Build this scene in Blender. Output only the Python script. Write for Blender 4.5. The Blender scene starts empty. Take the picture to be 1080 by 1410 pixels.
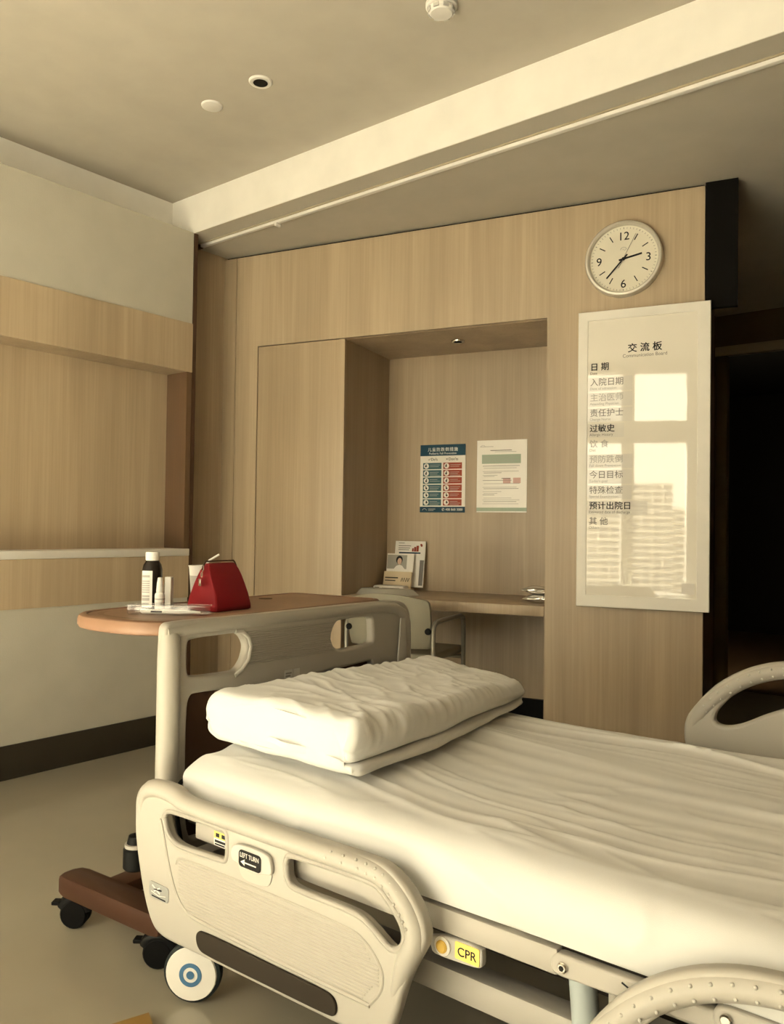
import bpy, bmesh, math, random
from mathutils import Vector, Matrix, noise
random.seed(7)
S = bpy.context.scene
COL = S.collection

# ------------------------------------------------------------------ camera
F_PX, YAW, PITCH, ROLL, WA = 1117.06, *[math.radians(a) for a in (38.4923, 1.1439, -0.7834, 13.4316)]
fwd = Vector((-math.sin(YAW)*math.cos(PITCH), math.cos(YAW)*math.cos(PITCH), math.sin(PITCH)))
rgt = Vector((math.cos(YAW), math.sin(YAW), 0))
dwn = fwd.cross(rgt)
c_, s_ = math.cos(ROLL), math.sin(ROLL)
r2 = c_*rgt + s_*dwn
d2 = -s_*rgt + c_*dwn
cd = bpy.data.cameras.new('camera')
cd.sensor_fit = 'HORIZONTAL'; cd.sensor_width = 36; cd.lens = F_PX/1080*36
cd.clip_start = 0.02; cd.clip_end = 2000
cam = bpy.data.objects.new('camera', cd); COL.objects.link(cam)
cam.matrix_world = Matrix(((r2.x, -d2.x, -fwd.x, 0), (r2.y, -d2.y, -fwd.y, 0), (r2.z, -d2.z, -fwd.z, 1.05), (0, 0, 0, 1)))
S.camera = cam

# ------------------------------------------------------------------ sky, window light, exposure
wd = bpy.data.worlds.new('hazy_sky'); S.world = wd; wd.use_nodes = True
bg = wd.node_tree.nodes['Background']
bg.inputs[0].default_value = (1.0, 0.89, 0.66, 1); bg.inputs[1].default_value = 7.0
WX0, WX1, WZ0, WZ1, WY = -2.90, -0.34, 0.42, 2.60, -1.2        # window opening
pd = bpy.data.lights.new('window_portal', 'AREA'); pd.shape = 'RECTANGLE'
pd.size = WX1-WX0; pd.size_y = WZ1-WZ0; pd.cycles.is_portal = True
po = bpy.data.objects.new('window_portal', pd); COL.objects.link(po)
po.location = ((WX0+WX1)/2, WY-0.10, (WZ0+WZ1)/2); po.rotation_euler = (math.radians(90), 0, 0)   # shines towards +Y
sl = bpy.data.lights.new('sun', 'SUN'); sl.energy = 450; sl.color = (1.0, .945, .76); sl.angle = math.radians(.6)
so = bpy.data.objects.new('sun', sl); COL.objects.link(so)
SUN_DIR = Vector((.08, .58, -.93)).normalized()          # high sun, lands on the floor just inside the window
so.rotation_euler = SUN_DIR.to_track_quat('-Z', 'Y').to_euler(); so.location = (0, -6, 9)
vs = S.view_settings
vs.view_transform = 'Standard'; vs.look = 'None'; vs.gamma = 1; vs.use_curve_mapping = False; vs.exposure = 0.52
S.cycles.use_denoising = True
S.cycles.max_bounces = 10; S.cycles.diffuse_bounces = 6; S.cycles.glossy_bounces = 4; S.cycles.transparent_max_bounces = 12
S.cycles.sample_clamp_indirect = 6

# ------------------------------------------------------------------ materials
MATS = {}
DARK = ('black_rubber', 'black_gloss', 'gray_rubber', 'bed_dark', 'brown_inset', 'strip_brown', 'navy', 'teal', 'brick_red', 'ink', 'ink_grey', 'baseboard_dark', 'base_brown', 'bottle_dark', 'wine_leather', 'shade_black')   # matt, low-sheen surfaces
def principled(name):
    m = bpy.data.materials.new(name); m.use_nodes = True
    return m, m.node_tree, m.node_tree.nodes['Principled BSDF']
def ramp(nt, stops):
    n = nt.nodes.new('ShaderNodeValToRGB'); e = n.color_ramp.elements
    while len(e) < len(stops): e.new(0.5)
    for el, (p, c) in zip(e, stops): el.position = p; el.color = (*c, 1)
    return n
def noise_fac(nt, scale, detail=3, rough=.5, dist=0, coord='Object'):
    tc = nt.nodes.new('ShaderNodeTexCoord'); mp = nt.nodes.new('ShaderNodeMapping'); nz = nt.nodes.new('ShaderNodeTexNoise')
    mp.inputs['Scale'].default_value = scale if hasattr(scale, '__len__') else (scale,)*3
    nt.links.new(tc.outputs[coord], mp.inputs[0]); nt.links.new(mp.outputs[0], nz.inputs['Vector'])
    nz.inputs['Scale'].default_value = 1; nz.inputs['Detail'].default_value = detail
    nz.inputs['Roughness'].default_value = rough; nz.inputs['Distortion'].default_value = dist
    return nz.outputs['Fac']
def plain(name, col, rough=.5, spec=.25, metal=0, var=.04, vscale=6, bump=0, bscale=300, coat=0, sheen=0):
    m, nt, b = principled(name)
    if name in DARK: spec = .08
    f = noise_fac(nt, vscale)
    r = ramp(nt, [(.3, tuple(max(0, c*(1-var)) for c in col)), (.7, tuple(min(1, c*(1+var)) for c in col))])
    nt.links.new(f, r.inputs[0]); nt.links.new(r.outputs[0], b.inputs['Base Color'])
    b.inputs['Roughness'].default_value = rough; b.inputs['Specular IOR Level'].default_value = spec; b.inputs['Metallic'].default_value = metal
    b.inputs['Coat Weight'].default_value = coat; b.inputs['Coat Roughness'].default_value = .03
    b.inputs['Sheen Weight'].default_value = sheen
    if bump:
        bp = nt.nodes.new('ShaderNodeBump'); bp.inputs['Strength'].default_value = bump; bp.inputs['Distance'].default_value = .002
        nt.links.new(noise_fac(nt, bscale, 2), bp.inputs['Height']); nt.links.new(bp.outputs[0], b.inputs['Normal'])
    MATS[name] = m
    return m
def wood(name, light, dark, rough=.42):
    m, nt, b = principled(name)
    a = noise_fac(nt, (7, 7, .35), 3, .55, .4); f = noise_fac(nt, (95, 95, 1.6), 4, .6, .2); g = noise_fac(nt, (2.1, 2.1, .12), 1)
    mx = nt.nodes.new('ShaderNodeMath'); mx.operation = 'MULTIPLY_ADD'; mx.inputs[1].default_value = .30
    nt.links.new(f, mx.inputs[0]); 
    m2 = nt.nodes.new('ShaderNodeMath'); m2.operation = 'MULTIPLY_ADD'; m2.inputs[1].default_value = .54
    nt.links.new(a, m2.inputs[0]); 
    m3 = nt.nodes.new('ShaderNodeMath'); m3.operation = 'MULTIPLY'; m3.inputs[1].default_value = .16
    nt.links.new(g, m3.inputs[0]); nt.links.new(m3.outputs[0], m2.inputs[2]); nt.links.new(m2.outputs[0], mx.inputs[2])
    mid = tuple((x+y)/2 for x, y in zip(light, dark))
    r = ramp(nt, [(.36, dark), (.50, mid), (.60, light)])
    nt.links.new(mx.outputs[0], r.inputs[0]); nt.links.new(r.outputs[0], b.inputs['Base Color'])
    b.inputs['Roughness'].default_value = rough
    bp = nt.nodes.new('ShaderNodeBump'); bp.inputs['Strength'].default_value = .12; bp.inputs['Distance'].default_value = .001
    nt.links.new(f, bp.inputs['Height']); nt.links.new(bp.outputs[0], b.inputs['Normal'])
    MATS[name] = m
    return m
wood('veneer', (.385, .302, .205), (.27, .206, .136))
wood('veneer_dark', (.085, .046, .02), (.06, .032, .014), .6)
wood('tabletop', (.195, .112, .067), (.16, .09, .054), .45)
plain('table_edge', (.15, .084, .052), .45)
plain('base_brown', (.048, .023, .014), .45)
plain('wall_white', (.44, .42, .36), .75, .3, bump=.25, bscale=180)
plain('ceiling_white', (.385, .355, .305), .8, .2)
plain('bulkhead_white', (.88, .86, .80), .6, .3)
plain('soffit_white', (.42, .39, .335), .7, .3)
plain('ledge_white', (.80, .78, .74), .4)
plain('baseboard_dark', (.035, .03, .022), .35)
plain('vinyl', (.28, .255, .20), .10, .5, var=.05, vscale=3)
plain('bed_plastic', (.315, .297, .265), .4, .2, var=.015)
plain('bed_plastic_light', (.42, .405, .375), .4, .2, var=.015)
plain('bed_steel', (.31, .29, .26), .4, .25, var=.02)
plain('bed_dark', (.02, .016, .012), .5)
plain('brown_inset', (.045, .024, .014), .45)
plain('strip_brown', (.02, .0155, .011), .55)
plain('sheet', (.655, .655, .64), .85, .2, var=.015, vscale=4, bump=.12, bscale=900, sheen=.15)
plain('black_rubber', (.003, .003, .003), .55)
plain('black_gloss', (.006, .006, .006), .25)
plain('gray_rubber', (.018, .023, .023), .6)
plain('wheel_white', (.80, .78, .72), .4)
plain('wheel_blue', (.05, .13, .24), .4)
plain('chrome', (.75, .72, .68), .18, .5, 1)
plain('grey_metal', (.36, .37, .37), .35, .5, .6)
plain('actuator', (.34, .38, .38), .35)
plain('paper', (.80, .78, .74), .6)
plain('paper_gloss', (.88, .86, .80), .22, .5)
plain('ink', (.015, .015, .018), .5)
plain('ink_grey', (.20, .19, .18), .5)
plain('ink_pale', (.42, .41, .39), .5)
plain('ink_white', (.82, .80, .76), .5)
plain('navy', (.012, .045, .075), .35)
plain('teal', (.035, .095, .115), .4)
plain('brick_red', (.26, .05, .03), .4)
plain('green_print', (.36, .45, .36), .4)
plain('pink_print', (.62, .40, .36), .4)
plain('skin_print', (.66, .46, .36), .5)
plain('gold_print', (.55, .40, .16), .4)
plain('yellow', (.80, .62, .16), .45)
plain('amber_knob', (.60, .40, .09), .35)
plain('clock_face', (.76, .73, .62), .45)
plain('clock_rim', (.62, .59, .52), .35, .5, .3)
plain('board_frame', (.88, .86, .80), .35)
plain('board_panel', (.86, .83, .75), .025, .95, var=.01)
plain('label_strip', (.76, .74, .69), .04, .5)
plain('chair_shell', (.23, .215, .17), .5)
plain('chair_tube', (.22, .21, .18), .35, .5, .5)
plain('wine_leather', (.15, .009, .012), .42, .5, bump=.3, bscale=500)
plain('cup_white', (.78, .77, .74), .5)
plain('bottle_dark', (.012, .009, .007), .16)
plain('bottle_white', (.80, .79, .75), .35)
plain('foil', (.70, .68, .64), .18, .5, .85)
plain('kraft', (.20, .12, .035), .5)
plain('corridor_shade', (.075, .055, .03), .7, .15)
plain('doorframe', (.30, .26, .18), .6, .2)
plain('shade_black', (.0025, .002, .0015), .9, .05)
plain('unlit_black', (.006, .0045, .003), .8, .1)
plain('tray_grey', (.36, .35, .31), .4)
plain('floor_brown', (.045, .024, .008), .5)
plain('facade', (.74, .70, .62), .8, .1)
plain('facade_glass', (.12, .12, .12), .6)
def clear(name, fac, rough=.05):
    m = bpy.data.materials.new(name); m.use_nodes = True; nt = m.node_tree
    for n in list(nt.nodes): nt.nodes.remove(n)
    o = nt.nodes.new('ShaderNodeOutputMaterial'); t = nt.nodes.new('ShaderNodeBsdfTransparent'); g = nt.nodes.new('ShaderNodeBsdfGlossy'); x = nt.nodes.new('ShaderNodeMixShader')
    g.inputs['Roughness'].default_value = rough; x.inputs[0].default_value = fac; t.inputs[0].default_value = (.96, .96, .95, 1)
    nt.links.new(t.outputs[0], x.inputs[1]); nt.links.new(g.outputs[0], x.inputs[2]); nt.links.new(x.outputs[0], o.inputs[0]); MATS[name] = m
clear('window_glass', .05); clear('clear_plastic', .11, .12)

# ------------------------------------------------------------------ mesh builder
class MB:
    def __init__(s): s.bm = bmesh.new()
    def box(s, x0, x1, y0, y1, z0, z1, bev=0, seg=2, M=None):
        r = bmesh.ops.create_cube(s.bm, size=1)['verts']
        T = Matrix.Translation(((x0+x1)/2, (y0+y1)/2, (z0+z1)/2)) @ Matrix.Diagonal((x1-x0, y1-y0, z1-z0, 1))
        bmesh.ops.transform(s.bm, matrix=T, verts=r)
        if bev:
            ed = list({e for v in r for e in v.link_edges})
            out = bmesh.ops.bevel(s.bm, geom=ed, offset=bev, segments=seg, affect='EDGES', profile=.5)
            r = list({v for f in out['faces'] for v in f.verts} | {v for v in r if v.is_valid})
        if M is not None: bmesh.ops.transform(s.bm, matrix=M, verts=r)
        return s
    def loft(s, rings, cap=True, closed=True):
        vr = [[s.bm.verts.new(p) for p in R] for R in rings]
        n = len(rings[0])
        for a, b in zip(vr, vr[1:]):
            for i in range(n if closed else n-1):
                j = (i+1) % n
                s.bm.faces.new((a[i], a[j], b[j], b[i]))
        if cap and closed:
            s.bm.faces.new(vr[0][::-1]); s.bm.faces.new(vr[-1])
        return s
    def tube(s, path, r, seg=10, closed=False, cap=True):
        P = [Vector(p) for p in path]; n = len(P); rings = []
        nrm = None
        for i, p in enumerate(P):
            if closed: t = P[(i+1) % n]-P[i-1]
            else: t = P[min(i+1, n-1)]-P[max(i-1, 0)]
            t.normalize()
            if nrm is None:
                nrm = t.cross(Vector((0, 0, 1)))
                if nrm.length < .01: nrm = t.cross(Vector((1, 0, 0)))
            nrm = (nrm - t*nrm.dot(t)).normalized(); bn = t.cross(nrm)
            rr = r[i] if hasattr(r, '__len__') else r
            rings.append([p + (nrm*math.cos(a)+bn*math.sin(a))*rr for a in [2*math.pi*k/seg for k in range(seg)]])
        if closed: rings.append(rings[0])
        return s.loft(rings, cap and not closed)
    def lathe(s, prof, c=(0, 0, 0), seg=32, axis='Z', M=None):
        rings = []
        for r, z in prof:
            R = []
            for k in range(seg):
                a = 2*math.pi*k/seg; x, y = max(r, 1e-5)*math.cos(a), max(r, 1e-5)*math.sin(a)
                v = Vector((x, y, z)) if axis == 'Z' else (Vector((x, -z, y)) if axis == '-Y' else Vector((z, x, y)))
                v = (M @ v) if M is not None else v
                R.append(v + Vector(c))
            rings.append(R)
        return s.loft(rings)
    def poly(s, pts):
        s.bm.faces.new([s.bm.verts.new(p) for p in pts]); return s
    def prism(s, pts2, fn, t0, t1):
        return s.loft([[fn(a, b, t0) for a, b in pts2], [fn(a, b, t1) for a, b in pts2]])
    def add_mesh(s, me, M=None):
        tmp = bmesh.new(); tmp.from_mesh(me)
        if M is not None: bmesh.ops.transform(tmp, matrix=M, verts=tmp.verts)
        m2 = bpy.data.meshes.new('t'); tmp.to_mesh(m2); tmp.free(); s.bm.from_mesh(m2); bpy.data.meshes.remove(m2)
        return s
    def ball(s, c, r, u=8, v=6, sc=(1, 1, 1)):
        T = Matrix.Translation(c) @ Matrix.Diagonal((r*sc[0], r*sc[1], r*sc[2], 1))
        bmesh.ops.create_uvsphere(s.bm, u_segments=u, v_segments=v, radius=1, matrix=T); return s
WM = {}
def finish(mb, ang=38, fixn=True):
    bm = mb.bm
    if fixn: bmesh.ops.recalc_face_normals(bm, faces=bm.faces)
    me = bpy.data.meshes.new('m'); bm.to_mesh(me); bm.free()
    me.polygons.foreach_set('use_smooth', [True]*len(me.polygons))
    me.set_sharp_from_angle(angle=math.radians(ang))
    return me
def obj(name, mb, mat, parent=None, kind=None, label=None, ang=38, fixn=True):
    me = mb if isinstance(mb, bpy.types.Mesh) else finish(mb, ang, fixn)
    o = bpy.data.objects.new(name, me); COL.objects.link(o); me.name = name
    me.materials.clear(); me.materials.append(MATS[mat])
    if parent is not None:
        W = WM[parent.name]; me.transform(W.inverted()); o.parent = parent; WM[o.name] = W
    else:
        xs = [v.co for v in me.vertices]
        L = Vector(((min(v.x for v in xs)+max(v.x for v in xs))/2, (min(v.y for v in xs)+max(v.y for v in xs))/2, min(v.z for v in xs)))
        me.transform(Matrix.Translation(-L)); o.location = L; WM[o.name] = Matrix.Translation(L)
    if kind: o['kind'] = kind
    if label: o['label'] = label
    return o
def tag(o, label, cat, group=None):
    o['label'] = label; o['category'] = cat
    if group: o['group'] = group
    return o
def thing(name, label, cat, loc, group=None):
    o = bpy.data.objects.new(name, None); COL.objects.link(o); o.location = loc; o.empty_display_size = .05
    WM[o.name] = Matrix.Translation(loc)
    return tag(o, label, cat, group)
def plate(outline, holes, th, bev, M, res=3, chk=2):
    """rounded flat plate with holes: local x,y outline, local z in [0, th]"""
    def chaikin(P, k):
        for _ in range(k):
            Q = []
            for a, b in zip(P, P[1:]+P[:1]):
                Q += [(a[0]*.75+b[0]*.25, a[1]*.75+b[1]*.25), (a[0]*.25+b[0]*.75, a[1]*.25+b[1]*.75)]
            P = Q
        return P
    cu = bpy.data.curves.new('c', 'CURVE'); cu.dimensions = '2D'; cu.fill_mode = 'BOTH'
    cu.extrude = max(th/2-bev, 1e-4); cu.bevel_depth = bev; cu.bevel_resolution = res; cu.offset = -bev
    for P in [outline]+list(holes):
        P = chaikin(list(P), chk)
        sp = cu.splines.new('POLY'); sp.points.add(len(P)-1); sp.use_cyclic_u = True
        for q, (a, b) in zip(sp.points, P): q.co = (a, b, 0, 1)
    o = bpy.data.objects.new('c', cu); COL.objects.link(o)
    dg = bpy.context.evaluated_depsgraph_get(); dg.update()
    me = bpy.data.meshes.new_from_object(o.evaluated_get(dg))
    bpy.data.objects.remove(o); bpy.data.curves.remove(cu)
    me.transform(M @ Matrix.Translation((0, 0, th/2)))
    return me
def frame(origin, ex, ey, ez):
    return Matrix(((ex[0], ey[0], ez[0], origin[0]), (ex[1], ey[1], ez[1], origin[1]), (ex[2], ey[2], ez[2], origin[2]), (0, 0, 0, 1)))
def text(body, size, M, align='LEFT', bold=0, width=1, space=1):
    cu = bpy.data.curves.new('t', 'FONT'); cu.body = body; cu.size = size; cu.align_x = align; cu.extrude = .0002
    cu.space_character = space
    o = bpy.data.objects.new('t', cu); COL.objects.link(o)
    dg = bpy.context.evaluated_depsgraph_get(); dg.update()
    me = bpy.data.meshes.new_from_object(o.evaluated_get(dg))
    bpy.data.objects.remove(o); bpy.data.curves.remove(cu)
    if bold:
        b2 = bmesh.new()
        for dx, dy, dz in ((-bold, 0, 0), (bold, 0, .00003), (0, bold*.7, .00006), (0, -bold*.7, .00009)):
            m2 = me.copy(); m2.transform(Matrix.Translation((dx, dy, dz))); b2.from_mesh(m2); bpy.data.meshes.remove(m2)
        b2.to_mesh(me); b2.free()
    me.transform(M @ Matrix.Diagonal((width, 1, 1, 1)))
    return me
def rrect(x0, x1, y0, y1, r, n=5):
    P = []
    for cx, cy, a0 in ((x1-r, y1-r, 0), (x0+r, y1-r, 90), (x0+r, y0+r, 180), (x1-r, y0+r, 270)):
        for k in range(n+1):
            a = math.radians(a0+90*k/n); P.append((cx+r*math.cos(a), cy+r*math.sin(a)))
    return P
# frame of the angled wood wall: (u along wall, v depth behind its face, z)
NW = Vector((-math.sin(WA), math.cos(WA), 0)); UW = Vector((math.cos(WA), math.sin(WA), 0)); DW = 3.598
MW = frame(NW*DW, UW, NW, (0, 0, 1))
def WP(u, v, z): return MW @ Vector((u, v, z))
def wbox(mb, u0, u1, v0, v1, z0, z1, bev=0): return mb.box(u0, u1, v0, v1, z0, z1, bev, 2, MW)
def wface(u, v, z): return frame(WP(u, v, z), UW, (0, 0, 1), -NW)      # local x right, y up, z to the room

# ================================================================== room shell
XL, XW, YB, YD, ZC, ZS, XR = -3.303, -3.484, 2.53, 5.65, 2.708, 2.515, 1.5
def st(name, mb, mat, parent=None): return obj(name, mb, mat, parent, 'structure' if parent is None else None)
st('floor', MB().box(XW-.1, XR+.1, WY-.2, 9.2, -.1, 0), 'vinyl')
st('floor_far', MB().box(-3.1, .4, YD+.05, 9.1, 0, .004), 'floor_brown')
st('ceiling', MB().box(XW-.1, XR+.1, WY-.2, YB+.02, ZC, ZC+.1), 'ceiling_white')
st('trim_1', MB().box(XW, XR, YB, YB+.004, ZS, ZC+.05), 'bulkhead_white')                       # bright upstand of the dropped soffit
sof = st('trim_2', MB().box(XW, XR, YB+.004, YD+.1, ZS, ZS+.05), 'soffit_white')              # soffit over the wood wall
wl = st('wall_left', MB().box(XW-.08, XW, WY-.2, YB+1.2, 0, ZC+.05), 'bulkhead_white')
Y0 = WY
# boxed-out headwall, pieces of the left wall
st('upper_panel', MB().box(XW, XL, Y0, YB-.001, 2.056, ZS), 'wall_white', wl)
st('wood_band', MB().box(XW, XL+.006, Y0, YB-.001, 1.813, 2.056), 'veneer', wl)
st('recess_panel', MB().box(XW, -3.46, Y0, YB-.03, .935, 1.813), 'veneer', wl)
st('recess_side', MB().box(XW, XL+.002, YB-.03, YB-.001, .935, 1.813), 'veneer_dark', wl)
st('ledge', MB().box(XW, XL+.012, Y0, YB-.002, .90, .935, .003), 'ledge_white', wl)
st('lower_wood_panel', MB().box(XW, XL+.006, Y0, YB-.001, .694, .90), 'veneer', wl)
st('lower_panel', MB().box(XW, XL, Y0, YB-.001, 0, .694), 'wall_white', wl)
st('edge_channel', MB().box(XW, XL+.004, YB, YB+.022, 0, ZS-.002), 'brown_inset', wl)
st('baseboard_left', MB().box(XL, XL+.012, Y0, YB-.001, 0, .14, .003), 'baseboard_dark')
st('side_panel', MB().box(XW, XW+.01, YB+.024, 2.90, 0, ZS-.001), 'veneer', wl)
st('wall_right', MB().box(XR, XR+.1, WY-.2, YD+.1, 0, ZC+.05), 'veneer')

# angled wood wall with closet door, niche and desk
wb = st('wall_back', wbox(MB(), -1.97, -.255, .555, .62, 0, ZS-.002), 'veneer')
ZT = ZS-.014
U0 = -2.755
st('corner_panel', wbox(MB(), U0, -2.632, 0, .03, 0, ZT), 'veneer', wb)
st('stile_panel', wbox(MB(), -2.629, -2.487, 0, .03, 0, ZT), 'veneer', wb)
st('fascia_panel', wbox(MB(), -2.487, -.92, 0, .03, 2.011, ZT), 'veneer', wb)
st('end_panel', wbox(MB(), -.92, -.255, 0, .03, .0, ZT), 'veneer', wb)
st('closet_body', wbox(MB(), -2.75, -1.992, .03, .6, 0, ZS-.004), 'bed_dark', wb)
st('niche_side', wbox(MB(), -1.990, -1.97, .006, .555, 0, 2.009), 'veneer', wb)
st('niche_side', wbox(MB(), -.92, -.90, .03, .555, 0, 2.009), 'veneer', wb)
st('niche_top', wbox(MB(), -1.99, -.90, .03, .555, 2.009, 2.03), 'veneer', wb)
st('plinth', wbox(MB(), -1.97, -.92, .53, .555, 0, .175), 'black_rubber', wb)
st('shadow_gap', wbox(MB(), U0, -.26, .02, .05, ZT-.001, ZS-.001), 'bed_dark', wb)  # black backing strip draws in the shadow line under the soffit
st('end_return', wbox(MB(), -.275, -.253, .03, .62, 0, ZS-.003), 'brown_inset', wb)
st('overhead_panel', wbox(MB(), -.253, -.128, .0, .03, 1.985, ZS-.001), 'shade_black', wb)
dr = st('door_1', wbox(MB(), -2.482, -1.958, 0, .022, .08, 2.006, .0015), 'veneer')            # flush closet door
# desk
dk = thing('built_in_desk', 'light wood built-in desk inside the wall niche', 'desk', WP(-1.45, .27, 0))
obj('desktop', wbox(MB(), -1.968, -.922, .0, .553, .662, .708, .002), 'veneer', dk)
obj('support_cleat', wbox(MB(), -1.968, -.922, .50, .553, .60, .662), 'veneer', dk)

# entry corridor, its unlit darkness put into the wall and jamb colours
wc = st('wall_corridor', MB().box(-1.72, XR, YD, YD+.1, 2.30, ZS), 'corridor_shade')
st('side_wall', MB().box(-1.76, -1.70, 3.98, YD+.1, 0, ZS), 'corridor_shade', wc)
st('door_side_wall', MB().box(-.62, XR, YD, YD+.1, 0, 2.30), 'corridor_shade', wc)
dn = st('door_2', MB().box(-1.70, -.60, YD-.03, YD+.03, 2.237, 2.30, .004), 'doorframe')  # header coloured paler for the light it catches, jambs kept dark
obj('jamb', MB().box(-1.695, -1.62, YD-.03, YD+.03, 0, 2.237, .004), 'corridor_shade', dn)
obj('jamb', MB().box(-.68, -.61, YD-.03, YD+.03, 0, 2.237, .004), 'corridor_shade', dn)
far = st('wall_far', MB().box(-3.2, XR, 9.1, 9.2, 0, 2.6), 'unlit_black')  # room beyond the doorway, coloured black to stand for missing light
st('side_wall', MB().box(-3.2, -3.1, YD+.1, 9.1, 0, 2.6), 'unlit_black', far)
st('side_wall', MB().box(.4, .5, YD+.1, 9.1, 0, 2.6), 'unlit_black', far)
st('ceiling_far', MB().box(-3.2, .5, YD+.1, 9.1, 2.5, 2.6), 'unlit_black', far)

# window wall behind the camera
ww = st('wall_window', MB().box(XW, XR, WY-.2, WY, 0, WZ0).box(XW, XR, WY-.2, WY, WZ1, ZC).box(XW, WX0, WY-.2, WY, WZ0, WZ1).box(WX1, XR, WY-.2, WY, WZ0, WZ1), 'wall_white')
wi = st('window_1', MB().box(WX0, WX1, WY-.12, WY-.04, WZ0, WZ0+.03).box(WX0, WX1, WY-.12, WY-.04, WZ1-.015, WZ1), 'ledge_white')
obj('transom', MB().box(WX0, WX1, WY-.12, WY-.03, 1.91, 2.125, .006), 'ledge_white', wi)
mul = [WX0+.03, -2.25, -1.63, -1.005, WX1-.06]
for x in mul:
    obj('mullion', MB().box(x-.06, x+.06, WY-.12, WY-.03, WZ0+.03, 1.909, .004), 'ledge_white', wi)
    obj('mullion', MB().box(x-.06, x+.06, WY-.12, WY-.03, 2.126, WZ1-.016, .004), 'ledge_white', wi)
for a, b in zip(mul, mul[1:]):
    obj('pane', MB().box(a+.061, b-.061, WY-.082, WY-.078, WZ0+.031, 1.908), 'window_glass', wi)
    obj('pane', MB().box(a+.061, b-.061, WY-.082, WY-.078, 2.127, WZ1-.017), 'window_glass', wi)
st('trim_3', MB().box(WX0-.05, WX1+.05, WY-.02, WY+.06, WZ0-.035, WZ0, .004), 'ledge_white')

# apartment towers across the street (seen mirrored in the glossy board)
def tower(x0, x1, y, zt, label):
    t = thing('apartment_tower', label, 'building', ((x0+x1)/2, y-8, -60))
    obj('facade', MB().box(x0, x1, y-16, y, -60, zt), 'facade', t)
    w = MB(); bl = MB(); z = zt-3.0
    n = max(2, int((x1-x0)/4.2)); p = (x1-x0)/n
    while z > -45:
        for k in range(n):
            a = x0+p*k
            w.box(a+.5, a+p-.5, y-.05, y+.08, z, z+1.7)
            if k % 2 == 0: bl.box(a+.2, a+p+.6, y, y+1.2, z-1.1, z-.1)
        z -= 3.0
    o = obj('window_grid', w, 'facade_glass', t); o['kind'] = 'stuff'
    o = obj('balcony_fronts', bl, 'facade', t); o['kind'] = 'stuff'
tower(30, 48, -370, 23, 'tall cream apartment tower mirrored in the communication board')
tower(49, 57, -372, 12, 'shorter cream apartment tower beside the tall one')
tower(6, 25, -365, 16, 'broad cream apartment block mirrored beside the mullion')

# ceiling fittings and curtain track
tk = thing('curtain_track', 'pale metal curtain track under the dropped soffit', 'curtain rail', (-1, 2.655, ZS-.022))
obj('rail', MB().box(-3.40, XR-.02, 2.645, 2.667, ZS-.019, ZS-.0005, .003), 'ledge_white', tk)
obj('end_stop', MB().box(-3.46, -3.40, 2.644, 2.668, ZS-.021, ZS-.0005, .003), 'brown_inset', tk)
obj('rail_shadow', MB().box(-3.40, XR-.02, 2.638, 2.645, ZS-.006, ZS-.0006), 'doorframe', tk)  # darker strip along the rail, colouring in its shaded side
obj('glider', MB().box(-2.84, -2.825, 2.640, 2.672, ZS-.034, ZS-.017, .003), 'ledge_white', tk)
dl = thing('recessed_downlight', 'round recessed downlight with a dark open centre on the ceiling', 'downlight', (-2.262, 2.022, ZC-.012))
obj('trim_ring', MB().lathe([(.026, -.001), (.028, -.007), (.040, -.007), (.044, -.003), (.044, 0)], (-2.262, 2.022, ZC)), 'ledge_white', dl)
obj('reflector', MB().lathe([(.027, -.0072), (.0268, -.0076), (.001, -.0076)], (-2.262, 2.022, ZC)), 'black_rubber', dl)
tag(obj('ceiling_cover', MB().lathe([(.001, -.008), (.036, -.008), (.0405, -.006), (.042, -.002), (.042, 0)], (-2.545, 2.024, ZC)), 'ledge_white'),
    'round blank white cover plate on the ceiling', 'cover plate')
sd = thing('smoke_detector', 'white round smoke detector on the ceiling', 'smoke detector', (-1.469, 2.063, ZC-.045))
obj('base', MB().lathe([(.05, 0), (.05, -.012), (.046, -.016), (.001, -.016)], (-1.469, 2.063, ZC)), 'ledge_white', sd)
obj('chamber', MB().lathe([(.040, -.016), (.041, -.026), (.034, -.034), (.001, -.036)], (-1.469, 2.063, ZC)), 'ledge_white', sd)
vt = MB()
for k in range(8):
    a = k*math.pi/4+.2
    vt.box(-.009, .009, .0385, .0425, -.031, -.019, 0, 1, Matrix.Translation((-1.469, 2.063, ZC)) @ Matrix.Rotation(a, 4, 'Z'))
obj('vent', vt, 'ink_pale', sd)
p = WP(-1.45, .27, 0)
nl = thing('niche_downlight', 'small chrome downlight in the niche top', 'downlight', (p.x, p.y, 2.0))
obj('trim_ring', MB().lathe([(.022, 0), (.022, -.006), (.034, -.006), (.036, 0)], (p.x, p.y, 2.0088)), 'chrome', nl)
obj('lens', MB().lathe([(.0215, -.003), (.001, -.003)], (p.x, p.y, 2.0088)), 'ink_white', nl)

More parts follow.
